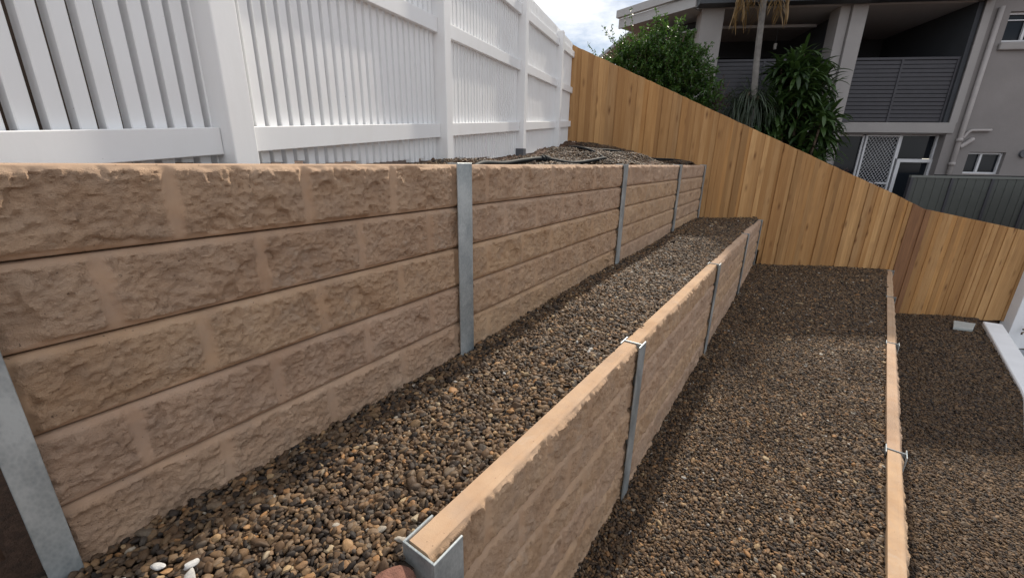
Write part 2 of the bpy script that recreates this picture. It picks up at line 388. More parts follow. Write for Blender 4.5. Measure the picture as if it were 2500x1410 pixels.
def gravel(name, zf, xl, xr, y0, y1, label, seed, base=.0116, size=.70, keep=None, extra=(), dark=0, lift=.002):
    rs = np.random.RandomState(seed); X = []; Y = []; S = []
    y = y0
    while y < y1:
        d = math.hypot(max(y, 0), 1.0); k = 1 + .065*max(0, d-2.2); s = base*k
        a, b = xl(y), xr(y)
        if b > a:
            n = int((b-a)/s)+1
            X.append(a + (np.arange(n)+rs.rand(n)*.9)*s); Y.append(y + (rs.rand(n)-.5)*s*.95); S.append(np.full(n, k))
        y += s*.86
    X = np.concatenate(X); Y = np.concatenate(Y); S = np.concatenate(S)
    if keep is not None:
        q = keep(X, Y, rs); X, Y, S = X[q], Y[q], S[q]
    n = len(X)
    big = np.exp(rs.randn(n)*.30)
    r = .0100*size*S*big
    Z = zf(X, Y) + lift + (rs.rand(n)-.5)*.014*S
    scl = np.stack([r*(.95+rs.rand(n)*.6), r*(.68+rs.rand(n)*.35), r*(.45+rs.rand(n)*.4)], 1)
    rot = np.stack([rs.randn(n)*.38, rs.randn(n)*.38, rs.rand(n)*6.283], 1)
    c = rs.rand(n)*.985; c = np.where(c > .955, np.where(rs.rand(n) < .65, rs.rand(n)*.85, c), c)
    if dark: c = c*(1-dark)
    pos = np.stack([X, Y, Z], 1)
    if len(extra):
        ex = np.array(extra, float); n2 = len(ex)
        pos = np.concatenate([pos, ex[:, :3]]); scl = np.concatenate([scl, ex[:, 3:6]])
        rot = np.concatenate([rot, np.stack([rs.randn(n2)*.25, rs.randn(n2)*.25, rs.rand(n2)*6.28], 1)]); c = np.concatenate([c, ex[:, 6]])
    n = len(pos)
    me = bpy.data.meshes.new(name); me.vertices.add(n); me.vertices.foreach_set('co', pos.astype(np.float32).ravel())
    for nm, ty, data in (('prot', 'FLOAT_VECTOR', rot), ('pscl', 'FLOAT_VECTOR', scl)):
        at = me.attributes.new(nm, ty, 'POINT'); at.data.foreach_set('vector', data.astype(np.float32).ravel())
    at = me.attributes.new('pcol', 'FLOAT', 'POINT'); at.data.foreach_set('value', c.astype(np.float32))
    at = me.attributes.new('ppick', 'INT', 'POINT'); at.data.foreach_set('value', rs.randint(0, 7, n).astype(np.int32))
    me.materials.append(PEB)
    o = bpy.data.objects.new(name, me); col.objects.link(o)
    md = o.modifiers.new('pebbles', 'NODES'); md.node_group = PG
    tag(o, label, 'gravel', kind='stuff'); return o
wh = []
rs_ = random.Random(3)
for (x, y) in [(-1.16, .17), (-1.10, .22), (-1.06, .20), (-1.01, .16), (-1.04, .12), (-1.12, .10), (-1.18, .09), (-.92, .11), (-.98, .08), (-.86, .19), (-1.08, .05)]:
    r = rs_.uniform(.011, .017); wh.append((x, y, float(zt1(x, y))+.012, r*1.4, r*.8, r*.5, rs_.uniform(.985, 1.0)))
gravel('gravel', zt1, lambda y: WX1-.03, lambda y: x2(y)-.09, -.55, 8.95, 'brown river pebbles covering the narrow terrace under the upper wall', 1, extra=wh, size=.80, base=.0127)
gravel('gravel', zt2, lambda y: x2(y)-.03, lambda y: min(x3(y)-.10, (y-8.35)/.6-1.323 if y < -9 else 9), .7, 10.3, 'brown river pebbles covering the wide terrace below the middle wall', 2,
       keep=lambda X, Y, rs: Y < yfence(X)+.02)
gravel('gravel', zt3, lambda y: x3(y)-.03, lambda y: float(kx(y))-.008, 2.2, 11.0, 'dark pebbles on the lowest strip beside the white kerb wall', 3,
       keep=lambda X, Y, rs: Y < yfence(X)+.02, dark=.12)
gravel('gravel', zbed, lambda y: -1.80-.235*max(y-1, 0), lambda y: -1.41, .6, 8.3, 'small pebbles scattered over the upper bed behind the wall', 4, base=.0135, size=.66,
       keep=lambda X, Y, rs: (Y < yfence(X)-.01) & (rs.rand(len(X)) < np.clip(.62 + (X + 1.75 + .2*(Y-1))*.9 + .3*np.sin(5*X+3*Y), .35, .98)), dark=.12)
# soil clods near the white fence
rs = np.random.RandomState(12); vv = []; ff = []
for i in range(900):
    s = rs.rand()*5.6; a_ = -15*math.pi/180
    bx, by = -3.5 - math.sin(a_)*0 + math.sin(a_)*(-s) , 7.1 - math.cos(a_)*s
    off = .02 + abs(rs.randn())*.22; x = bx + off*.97; y = by + off*.26
    if x > -1.5 or y > yfence(x)-.05: continue
    z = float(zbed(x, y)); r = .006 + .020*rs.rand()**3
    b = len(vv)
    oc = [(1,0,0),(-1,0,0),(0,1,0),(0,-1,0),(0,0,1),(0,0,-1)]
    for q in oc: vv.append((x+q[0]*r*(.6+rs.rand()), y+q[1]*r*(.6+rs.rand()), z+q[2]*r*(.5+.5*rs.rand())))
    ff += [tuple(b+k for k in t_) for t_ in ((0,2,4),(2,1,4),(1,3,4),(3,0,4),(2,0,5),(1,2,5),(3,1,5),(0,3,5))]
m = bpy.data.meshes.new('soil_clods'); m.from_pydata(vv, [], ff); m.materials.append(SOIL)
o = bpy.data.objects.new('soil_clods', m); col.objects.link(o); tag(o, 'loose brown soil clods along the foot of the white fence', 'soil', kind='stuff')

# ------------------------------------------------------------------ sleeper walls
HS = .2
def sleeper_mesh(Ln, res, first, bw, seed, htop=.0):
    hh = HS - .004
    nu = max(8, int(Ln/res)); nv = max(6, int(hh/res))
    U, V = np.meshgrid(np.linspace(0, Ln, nu+1), np.linspace(.006, hh-.006, nv+1))
    off = seed*1.37
    cuts = [first + bw*k for k in range(-1, int(Ln/bw)+3)]
    du = np.min([np.abs(U-c) for c in cuts], 0)
    dv = np.minimum(V, hh-V)
    wob = (fbm(U+off, V, 22, seed+50, 4)-.5)
    wob2 = (fbm(U+off+5, V, 60, seed+60, 3)-.5)
    su = sstep(du + wob*.014 + wob2*.009, .011, .022); sv = sstep(dv + wob*.010 + wob2*.006, .007, .020)
    face = su*sv
    n1 = fbm(U+off, V*1.2, 7, seed, 2) - .5
    n2 = fbm(U*.8+V*.5+off, V-U*.3, 30, seed+11, 3, .6) - .5
    n3 = fbm(U+off, V, 75, seed+31, 4, .68) - .5
    chip = sstep(fbm(U+off+7, V*.9, 12, seed+41, 2), .60, .66)          # flaked hollows
    h = face*(.012 + n1*.013 + n2*.013 + n3*.019 - chip*.010) + (1-face)*(.006*sstep(du, 0, .024)*sv + n3*.001)
    rim = np.minimum(dv, .02)/.02
    Yf = -(.070 + .004*np.sqrt(np.clip(rim, 0, 1)) + h)
    v = []; rows = []
    def addrow(y, z):
        b = len(v); v.extend((float(u), float(yy), float(z)) for u, yy in zip(U[0], y)); rows.append(b)
    one = np.ones(nu+1)
    addrow(0*one, 0); addrow(-.062*one, 0); addrow(-.0695*one, .002)
    for j in range(nv+1): addrow(Yf[j], V[j, 0])
    ed = (fbm(U[0]+off, 0*U[0]+seed, 14, seed+77, 3)-.5)*.006
    addrow(-.0700*one+ed*.3, hh-.0025); addrow(-.062*one+ed*.5, hh); addrow(-.050*one, hh); addrow(-.047*one, hh-.0012); addrow(-.044*one, hh); addrow(0*one, hh)
    n = nu+1; f = []; att = np.zeros((len(rows), nu+1), np.float32); att[3:3+nv+1] = face
    for a, b in zip(rows, rows[1:]):
        f += [(a+i, a+i+1, b+i+1, b+i) for i in range(nu)]
    a, b = rows[-1], rows[0]
    f += [(a+i, a+i+1, b+i+1, b+i) for i in range(nu)]
    f.append(tuple(r for r in reversed(rows))); f.append(tuple(r+nu for r in rows))
    m = bpy.data.meshes.new('concrete_sleeper'); m.from_pydata(v, [], f); m.materials.append(CONC)
    m.attributes.new('split', 'FLOAT', 'POINT').data.foreach_set('value', att.ravel())
    m.polygons.foreach_set('use_smooth', [True]*len(m.polygons)); m.update(); m.set_sharp_from_angle(angle=R(42)); return m

def hpost(parent, loc, rz, h, name='steel_post', fl=.108, dep=.106, channel=False, first=False, low=0):
    t = .007; mb = MB()
    if channel: dep = .112
    if first: mb.box(-.010, .047, -dep, -dep+t, 0, h); mb.box(-.010, .047, 0, t, 0, h)      # cut end post
    else: mb.box(-fl/2, fl/2, -dep, -dep+t, 0, h); mb.box(-fl/2, fl/2, 0, t, 0, h-low)           # front and back flange
    if channel: mb.box(-fl/2, -fl/2+t, -dep+t, 0, 0, h)
    else: mb.box(-t/2, t/2, -dep+t, 0, 0, h)
    o = mb.build(name, GALV, parent, loc=loc); o.rotation_euler = (0, 0, rz); bev(o, .0012, 1); return o

def wall(name, label, fx, ztop, courses, ys, res, cat='retaining wall', firstoff=(.11, .295), channel0=False, phoff=.12, name0=None):
    """fx(y): world x of the finished face; ys: post positions along y; one bay between each"""
    zb = ztop - courses*HS
    y0 = ys[0]; root = thing(name, (fx(y0)-.1, y0, zb), label, cat)
    sl = (fx(y0+1)-fx(y0)); ang = math.atan2(1, sl)
    dx, dy = math.cos(ang), math.sin(ang)
    for b in range(len(ys)-1):
        st0 = -.036 if (channel0 and b == 0) else .008
        Lb = math.hypot(ys[b+1]-ys[b], fx(ys[b+1])-fx(ys[b])) - .008 - st0
        cache = {}
        for c in range(courses):
            row = c
            key = row if b == 0 else row % 3
            fo = firstoff[c % 2] if b else (firstoff[c % 2] + phoff)
            m = sleeper_mesh(Lb, res[b], fo + rnd.uniform(-.012, .012), .365, 100*b+7*c+13*len(name))
            xw = fx(ys[b]) + dx*st0 - .084; yw = ys[b] + dy*st0
            jit = rnd.uniform(-.003, .003)
            o = bpy.data.objects.new('concrete_sleeper', m); col.objects.link(o); o.parent = root
            o.location = (xw + jit - root.location.x, yw - y0, ztop - (c+1)*HS - zb)
            o.rotation_euler = (0, 0, ang)
    for i, y in enumerate(ys):
        end = (i == len(ys)-1)
        hpost(root, (fx(y)-.098-root.location.x+.012 + (0 if not end else 0), y-y0, -.25), ang, courses*HS+.25+.004, channel=(i == 0 and channel0), first=(i == 0 and name0 == 'end'), low=(.05 if name0 else 0))
    return root

# upper wall: five courses
Y1 = [.02, 1.575, 3.935, 6.30, 8.28]
wall('retaining_wall', 'tall tan split-face concrete sleeper retaining wall directly below the white fence', lambda y: WX1, 0.0, 6, Y1, [.0052, .0075, .014, .02], firstoff=(.20, .385), phoff=.20, name0='end')
Y2 = [.60, 2.15, 4.53, 6.90, 8.86]
wall('retaining_wall', 'tan concrete sleeper retaining wall between the narrow and the wide gravel terraces', x2, Z2, 6, Y2, [.0065, .010, .016, .022], channel0=True)
Y3 = [1.07, 3.45, 5.83, 8.06, 10.24]
wall('retaining_wall', 'low tan concrete sleeper wall seen from above, beside the lowest gravel strip', x3, Z3, 5, Y3, [.012, .016, .022, .03])

# bare earth where the upper wall stops; dark soil colour partly stands in for shade
vv = []; ff = []; ny, nz_ = 30, 14
for j in range(nz_+1):
    for i in range(ny+1):
        y = -2.5 + 2.46*i/ny; z = -1.05 + 1.02*j/nz_
        n_ = float(fbm(np.array([[y+9]]), np.array([[z+4]]), 4, 5, 5)[0, 0])-.5
        vv.append((-1.62 - .12*j/nz_ + n_*.16, y, z))
for j in range(nz_):
    for i in range(ny):
        k = j*(ny+1)+i; ff.append((k, k+1, k+ny+2, k+ny+1))
m = bpy.data.meshes.new('earth_bank'); m.from_pydata(vv, [], ff); m.materials.append(SOIL)
o = bpy.data.objects.new('earth_bank', m); col.objects.link(o); tag(o, 'cut face of bare earth beside the end post of the upper wall', 'earth bank', kind='structure')
# earth slope in front of the middle wall end
vv = []; ff = []
for j in range(9):
    for i in range(15):
        y = -2.5 + 3.06*i/14; s = j/8
        n_ = float(fbm(np.array([[y+5]]), np.array([[s*2+7]]), 3, 9, 4)[0, 0])-.5
        vv.append((x2(y)-.08 + .45*s*(1-.6*max(0, min(1, (y+.2)/.75))) + n_*.07, y, -1.0 - 1.05*s**1.3 + n_*.05))
for j in range(8):
    for i in range(14):
        k = j*15+i; ff.append((k, k+1, k+16, k+15))
m = bpy.data.meshes.new('earth_slope'); m.from_pydata(vv, [], ff); m.materials.append(SOIL)
o = bpy.data.objects.new('earth_slope', m); col.objects.link(o); tag(o, 'bare earth slope below the open end of the middle wall', 'earth slope', kind='structure')

# red rock by the open end
import bmesh
def rock(name, loc, sc, seed, mt, label, cat):
    bm = bmesh.new(); bmesh.ops.create_icosphere(bm, subdivisions=3, radius=1)
    rr = random.Random(seed); pl = [(Vector((rr.gauss(0, 1), rr.gauss(0, 1), rr.gauss(0, 1))).normalized(), rr.uniform(.55, .85)) for _ in range(9)]
    for q in bm.verts:
        for n_, d in pl:
            k = q.co.dot(n_) - d
            if k > 0: q.co -= n_*k*.9
        q.co = Vector((q.co.x*sc[0], q.co.y*sc[1], q.co.z*sc[2]))
    me = bpy.data.meshes.new(name); bm.to_mesh(me); bm.free(); me.materials.append(mt)
    o = bpy.data.objects.new(name, me); col.objects.link(o); o.location = loc; o.rotation_euler = (.2, .1, seed); tag(o, label, cat); return o
rock('rock', (-.645, .475, -1.0), (.06, .05, .05), 4, ROCK, 'rough reddish rock lying beside the steel end channel of the middle wall', 'rock')
rock('rock', (-2.80, 7.36, .275), (.035, .03, .03), 8, SLABM, 'small pale stone at the foot of the timber paling fence', 'stone')

# ------------------------------------------------------------------ white fence
WA = R(-15); WD = Vector((math.sin(WA), math.cos(WA), 0)); WN = Vector((WD.y, -WD.x, 0)); WK = Vector((-3.50, 7.07, 0))
wang = math.atan2(WD.y, WD.x)
S0 = -8.6
base = WK + WD*S0
wf = thing('picket_fence', (base.x, base.y, 0), 'white painted batten fence with posts and rails above the upper wall', 'fence', wang)
# local x runs along the fence, local -y towards the camera
def ztop_f(s): return 1.907 + .056*s
def zgr(s): return float(np.interp(s, [-9, -6, -4.73, -2.98, -1.12, 0], [-.06, -.03, .0, .05, .2, .34]))
def rail_z(k, s): return {0: .700+.089*s, 1: 1.235+.064*s, 2: 1.784+.073*s}[k]
posts = [-8.35, -6.53, -4.86, -2.98, -1.15]
PW = .098
for i, s in enumerate(posts):
    top = ztop_f(s) - (.05 if i == 4 else .03)
    zb = zgr(s) - .1
    mb = MB().box(-PW/2, PW/2, -PW/2, PW/2, zb, top)
    mb.build('post', WHITE, wf, bevel=.004, loc=(s-S0, -.075, 0))
    if i == 3:
        st = MB().box(-PW/2-.002, PW/2+.002, -PW/2-.002, PW/2+.002, zb, zgr(s)+.10)
        st.build('post_shoe', STUB, wf, loc=(s-S0, -.075, 0))
ends = posts + [-.02]
for k in range(3):
    for i in range(len(ends)-1):
        a = ends[i]+PW/2+.002; b = ends[i+1]-(PW/2+.002 if i < len(ends)-2 else 0)
        hgt = .092; z0, z1 = rail_z(k, a), rail_z(k, b); y0, y1 = -.075, -.041
        MB().hexa([(a-S0, y0, z0-hgt), (b-S0, y0, z1-hgt), (b-S0, y1, z1-hgt), (a-S0, y1, z0-hgt), (a-S0, y0, z0), (b-S0, y0, z1), (b-S0, y1, z1), (a-S0, y1, z0)]).build('rail', WHITE, wf, bevel=.003)
s = -8.5; i = 0
SLW = .0405; SLT = .040
mesh_cache = {}
while s < -.01:
    zb = zgr(s) + .012 + rnd.uniform(0, .012); zt = ztop_f(s)
    key = round((zt-zb)*50)
    if key not in mesh_cache:
        mesh_cache[key] = MB().box(-SLW/2, SLW/2, -.0385, SLT-.0385, 0, key/50).mesh('slat', WHITE)
    o = inst('slat', mesh_cache[key], wf, (s-S0 + rnd.uniform(-.001, .001), rnd.uniform(-.0008, .0008), zt-key/50))
    bev(o, .0025, 1)
    s += .0625; i += 1
# invented dark boards, added to keep bright sky out of the near gaps
sb = thing('gap_backing', (base.x, base.y, 0), 'dark brown boards added behind the white fence to darken its gaps', 'wall', wang)
for i in range(22):
    MB().box(i*.16-1.2, i*.16-1.2+.154, .5+rnd.uniform(0, .006), .53, -.1, 1.15).build('board', DKWOOD, sb)

# ------------------------------------------------------------------ timber paling fence
tf = thing('paling_fence', (FO.x, FO.y, -.9), 'new treated pine paling fence stepping down the slope at the end of the walls', 'fence', math.atan2(FD.y, FD.x))
TA = [-2.62, -2.48, -.23, 2.74, 3.48, 3.99, 4.10, 5.88, 6.3]; TZ = [1.955, 1.88, .99, -.177, -.463, -.692, -.705, -1.034, -1.10]
BA = [-2.62, -2.1, -1.8, -1.5, -1.05, -.61, -.04, .0, .03, 1.2, 1.24, 2.41, 3.75, 3.78, 4.3, 6.3]
BZ = [.37, .335, .27, .215, .075, .005, -.005, -.3, -.91, -.945, -1.80, -1.80, -1.815, -2.6, -2.745, -2.765]
def tz(a): return float(np.interp(a, TA, TZ))
def bz(a): return float(np.interp(a, BA, BZ))
a = -2.60; i = 0
while a < 6.26:
    wd = .090 + rnd.uniform(-.014, .010)
    if i < 8: wd = rnd.choice([.085, .1, .098])
    layer = (i % 2)
    yo = (-.0145 if rnd.random() < .5 else 0) + rnd.uniform(-.004, .004)
    ov = rnd.choice([0, .004, .008])
    x0, x1 = a-ov, a+wd+ov
    mid = (x0+x1)/2
    stained = 3.80 < mid < 4.12
    yo2 = yo - (.016 if stained else 0)
    zb = min(bz(a+.01), bz(a+wd-.01)) + rnd.uniform(-.004, .012)
    if a < -.2: zb = bz(mid) + rnd.uniform(-.02, .01)
    if a > -.15: zb -= .03
    tilt = rnd.uniform(-.002, .002)
    zc = .9
    mb = MB().hexa([(x0+tilt, yo2, zb+zc), (x1+tilt, yo2, zb+zc), (x1+tilt, yo2+.014, zb+zc), (x0+tilt, yo2+.014, zb+zc),
                    (x0, yo2, tz(x0)+zc), (x1, yo2, tz(x1)+zc), (x1, yo2+.014, tz(x1)+zc), (x0, yo2+.014, tz(x0)+zc)])
    # local origin at the paling so the wood grain differs from board to board
    cx = mid; mb.v = [(p[0]-cx, p[1], p[2]) for p in mb.v]
    o = mb.build('paling', PINERED if stained else PINE, tf, loc=(cx, 0, 0), bevel=.0015)
    a += wd + rnd.choice([-.004, -.002, -.001]); i += 1
for (k0, k1, dz) in ((-2.6, 3.9, .25), (-2.6, 3.9, .9), (4.0, 6.2, .25), (4.0, 6.2, 1.2)):
    p = [k0, k1]
    MB().hexa([(k0, .0205, tz(k0)-dz+.9-.07), (k1, .0205, tz(k1)-dz+.9-.07), (k1, .06, tz(k1)-dz+.9-.07), (k0, .06, tz(k0)-dz+.9-.07),
               (k0, .0205, tz(k0)-dz+.9), (k1, .0205, tz(k1)-dz+.9), (k1, .06, tz(k1)-dz+.9), (k0, .06, tz(k0)-dz+.9)]).build('rail', PINE, tf)

# ------------------------------------------------------------------ irrigation pipe
def smooth(pts, n=8):
    P = [Vector(p) for p in pts]; o = []
    for i in range(len(P)-1):
        p0, p1, p2, p3 = P[max(i-1, 0)], P[i], P[i+1], P[min(i+2, len(P)-1)]
        for k in range(n):
            t = k/n
            o.append(.5*((2*p1) + (p2-p0)*t + (2*p0-5*p1+4*p2-p3)*t*t + (3*p1-p0-3*p2+p3)*t**3))
    o.append(P[-1]); return o
def onbed(x, y, h=.026): return (x, y, float(zbed(x, y))+h)
hp = thing('irrigation_pipe', onbed(-1.55, 2.2, 0), 'black poly irrigation pipe with a joiner lying on the upper bed', 'pipe')
def lay(pts, rad, name, parent, mt):
    L0 = Vector(parent.location); sp = smooth(pts)
    mb = MB().tube([tuple(p-L0) for p in sp], rad, 10); return mb.build(name, mt, parent, True)
lay([(-1.43, 1.78, -.03), (-1.48, 1.95, .0), onbed(-1.57, 2.3, .035), onbed(-1.63, 2.65, .03), onbed(-1.66, 3.0), onbed(-1.68, 3.6), onbed(-1.69, 4.3), onbed(-1.80, 4.62), onbed(-2.1, 5.0), onbed(-2.40, 5.3), onbed(-2.66, 5.5)], .0165, 'pipe', hp, BLACK)
lay([onbed(-2.66, 5.52), onbed(-2.45, 5.9), onbed(-2.23, 6.3), onbed(-1.95, 6.8), onbed(-1.66, 7.3), onbed(-1.52, 7.7), (-1.44, 8.0, -.01), (-1.38, 8.15, -.03)], .0165, 'pipe', hp, BLACK)
c0 = Vector(onbed(-1.655, 2.93)); c1 = Vector(onbed(-1.662, 3.06)); L0 = Vector(hp.location)
j = MB()
for k0, k1, rr in ((0, .3, .025), (.33, .45, .032), (.48, .6, .032), (.63, 1, .024)):
    j.tube([tuple(c0.lerp(c1, k0)-L0), tuple(c0.lerp(c1, k1)-L0)], rr, 12)
j.build('joiner', BLACK, hp, True)

# ------------------------------------------------------------------ building
E_AZ = R(64.8); EV = Vector((math.sin(E_AZ), math.cos(E_AZ), 0)); brz = math.atan2(EV.y, EV.x)
ZG = -1.45
bd = thing('apartment_building', (1.17, 13.63, ZG), 'two storey grey rendered apartment block with balconies behind the timber fence', 'building', brz)
def bb_(name, mt, x0, x1, y0, y1, z0, z1, parent=None, bevel=0):
    return MB().box(x0, x1, y0, y1, z0-ZG, z1-ZG).build(name, mt, parent or bd, bevel=bevel)
def holes_wall(name, mt, x0, x1, z0, z1, y0, y1, holes, parent=bd):
    xs = sorted(set([x0, x1]+[h[0] for h in holes]+[min(h[1], x1) for h in holes])); zs = sorted(set([z0, z1]+[h[2] for h in holes]+[h[3] for h in holes]))
    mb = MB()
    def solid(i, j):
        if i < 0 or j < 0 or i >= len(xs)-1 or j >= len(zs)-1: return False
        cx, cz = (xs[i]+xs[i+1])/2, (zs[j]+zs[j+1])/2
        return not any(h[0] < cx < h[1] and h[2] < cz < h[3] for h in holes)
    def quad(*p):
        b = len(mb.v); mb.v += [(q[0], q[1], q[2]-ZG) for q in p]; mb.f.append((b, b+1, b+2, b+3))
    for i in range(len(xs)-1):
        for j in range(len(zs)-1):
            if not solid(i, j): continue
            a, b, c, d = xs[i], xs[i+1], zs[j], zs[j+1]
            quad((a, y0, c), (b, y0, c), (b, y0, d), (a, y0, d)); quad((b, y1, c), (a, y1, c), (a, y1, d), (b, y1, d))
            if not solid(i-1, j): quad((a, y1, c), (a, y0, c), (a, y0, d), (a, y1, d))
            if not solid(i+1, j): quad((b, y0, c), (b, y1, c), (b, y1, d), (b, y0, d))
            if not solid(i, j-1): quad((a, y1, c), (b, y1, c), (b, y0, c), (a, y0, c))
            if not solid(i, j+1): quad((a, y0, d), (b, y0, d), (b, y1, d), (a, y1, d))
    return mb.build(name, mt, parent)
DP = 3.0   # balcony depth
holes_wall('wall', RENDER, 1.93, 8.0, ZG, 3.98, 0, .25, [(2.44, 3.75, 2.73, 3.32), (2.53, 3.31, -.10, .40)])
bb_('column', RENDLT, -4.02, -3.52, 0, .5, ZG, 3.54)
bb_('column', RENDLT, -.74, -.42, 0, .5, ZG, 3.54)
bb_('column', RENDLT, -.965, -.755, .07, .5, ZG, 3.54)
bb_('beam', RENDLT, -.418, 2.04, -.03, .3, .82, 1.05)
bb_('beam', RENDLT, -3.518, -.967, 0.02, .3, .82, 1.05)
bb_('beam', RENDLT, 1.90, 2.06, -.028, 0, 1.05, 3.54)
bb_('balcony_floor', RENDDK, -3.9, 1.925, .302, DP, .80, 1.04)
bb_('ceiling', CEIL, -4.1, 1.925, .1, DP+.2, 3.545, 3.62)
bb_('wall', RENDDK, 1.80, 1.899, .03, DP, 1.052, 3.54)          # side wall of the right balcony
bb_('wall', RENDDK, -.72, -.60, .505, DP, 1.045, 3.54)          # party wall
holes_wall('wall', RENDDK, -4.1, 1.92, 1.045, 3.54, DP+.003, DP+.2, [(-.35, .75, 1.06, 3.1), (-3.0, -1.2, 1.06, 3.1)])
bb_('window', GLASS, -.35, .75, DP+.10, DP+.12, 1.06, 3.1); bb_('window', GLASS, -3.0, -1.2, DP+.10, DP+.12, 1.06, 3.1)
for x in (-.35, .78): bb_('door_frame', FRAME, x-.09, x+.09, DP-.04, DP+.0, 1.06, 3.12)
bb_('door_frame', RENDLT, .18, .26, DP+.06, DP+.095, 1.06, 3.1)
bb_('fascia', FASC, -4.18, 2.0, -.35, -.05, 3.54, 3.98)
bb_('ceiling_beam', RENDLT, -3.3, -1.0, .95, 1.1, 3.36, 3.42)
lm = bb_('ceiling_lamp', LAMPW, -1.66, -1.60, 1.6, 1.66, 3.02, 3.16); 
bb_('lamp_rod', STUB, -1.635, -1.625, 1.625, 1.635, 3.165, 3.54, lm)
# ground floor behind the columns
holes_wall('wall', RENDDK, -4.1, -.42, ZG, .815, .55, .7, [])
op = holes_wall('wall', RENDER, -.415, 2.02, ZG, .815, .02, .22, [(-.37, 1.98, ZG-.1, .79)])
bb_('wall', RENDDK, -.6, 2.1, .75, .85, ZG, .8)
wn = bb_('sliding_door', GLASS, -.36, .29, .24, .255, ZG, .77); bb_('frame', FRAME, .255, .30, .20, .238, ZG, .775, wn); bb_('frame', FRAME, -.37, .255, .205, .236, .745, .785, wn)
sd_ = thing_screen = MB().box(.312, 1.085, .235, .243, .02, 2.22).build('screen_door', GLASS, bd)
fr = MB(); fr.box(.31, .35, .16, .20, .02, 2.23); fr.box(1.05, 1.09, .16, .20, .02, 2.23); fr.box(.351, 1.049, .161, .199, 2.19, 2.23); fr.box(.351, 1.049, .161, .199, .02, .07); fr.box(.351, 1.049, .161, .199, 1.06, 1.10)
fr.build('frame', FRAME, sd_)
gr = MB(); sp = .078
def clipbar(x0, z0, dx, dz):
    # 45-ish degree bar clipped to the opening
    lo, hi = -9, 9
    for (p, d, mn, mxv) in ((x0, dx, .35, 1.05), (z0, dz, .07, 2.19)):
        t0, t1 = sorted(((mn-p)/d, (mxv-p)/d)); lo, hi = max(lo, t0), min(hi, t1)
    return (lo, hi) if hi > lo + .01 else None
for sg in (1, -1):
    dx, dz = .62, .785*sg
    for k in range(-60, 90):
        r = clipbar(.35 + k*sp, 1.1, dx, dz)
        if r:
            p = [(.35+k*sp+dx*t, .18 + .004*sg, 1.1+dz*t) for t in r]; gr.tube(p, .0048, 4)
gr.build('security_grille', FRAME, sd_)
pn = bb_('window', GLASS, 1.13, 1.90, .24, .255, .24, .79)
for q in ((1.10, 1.145, .23, .80), (1.885, 1.93, .23, .80)): bb_('frame', FRAME, q[0], q[1], .19, .238, q[2], q[3], pn)
bb_('frame', FRAME, 1.146, 1.884, .191, .237, .765, .80, pn)
dr = bb_('door', GLASS, 1.20, 1.92, .24, .255, ZG, .20)
for q in ((1.15, 1.23), (1.88, 1.96)): bb_('frame', FRAME, q[0], q[1], .17, .237, ZG, .225, dr)
bb_('frame', FRAME, 1.231, 1.879, .171, .236, .145, .225, dr)
# balcony screens
def screen(x0, x1, mids, y):
    r = bb_('balcony_railing', SLAT, x0, x1, y-.03, y+.03, 2.415, 2.465)
    n = 15; pit = (2.41-1.075)/n
    for k in range(n):
        bb_('slat', SLAT, x0, x1, y-.012, y+.008, 1.078+k*pit, 1.078+k*pit+pit-.014, r)
    for mx_ in mids: bb_('upright', SLAT, mx_-.022, mx_+.022, y-.03, y-.0125, 1.06, 2.414, r)
    return r
screen(-.415, 1.797, (.62, 1.77), .10); screen(-3.515, -.97, (-2.4, -1.3), .10)
# windows of the right wall
def win(x0, x1, z0, z1, mids, y=.09):
    wd_ = bb_('window', GLASS, x0+.03, x1-.03, y+.02, y+.03, z0+.03, z1-.03)
    bb_('frame', FRAME, x0, x0+.04, y-.02, y+.018, z0, z1, wd_); bb_('frame', FRAME, x1-.04, x1, y-.02, y+.018, z0, z1, wd_)
    bb_('frame', FRAME, x0+.041, x1-.041, y-.019, y+.017, z0, z0+.04, wd_); bb_('frame', FRAME, x0+.041, x1-.041, y-.019, y+.017, z1-.04, z1, wd_)
    for q in mids: bb_('frame', FRAME, q-.025, q+.025, y-.025, y+.016, z0+.041, z1-.041, wd_)
    return wd_
w1_ = win(2.445, 3.745, 2.735, 3.315, (2.87, 3.32)); bb_('rail', FRAME, 2.49, 2.84, .075, .105, 3.16, 3.18, w1_)
bb_('sill', RENDLT, 2.40, 3.8, -.07, -.002, 2.56, 2.71, w1_, bevel=.02)
win(2.535, 3.305, -.095, .395, (2.86,))
# pipes
pp = MB().tube([(2.20, -.06, 4.85), (2.20, -.06, -.0)], .05, 12).build('downpipe', PIPE, bd, True)
def lpipe(pts, r, nm='waste_pipe'):
    return MB().tube(smooth(pts, 5), r, 10).build(nm, PIPE, bd, True)
lpipe([(2.26, -.05, .70-ZG), (2.36, -.05, .86-ZG), (2.50, -.05, .88-ZG), (2.80, -.05, .885-ZG)], .032)
lpipe([(2.25, -.05, .50-ZG), (2.38, -.05, .60-ZG), (2.46, -.05, .67-ZG), (2.5, .0, .68-ZG)], .05)
for z in (.66, .12): MB().tube([(2.20, -.06, z-ZG-.04), (2.20, -.06, z-ZG+.04)], .062, 12).build('pipe_collar', PIPE, pp, True)
MB().tube([(3.66, -.05, .38-ZG), (3.66, .0, .38-ZG)], .09, 16).build('wall_lamp', STUB, bd)
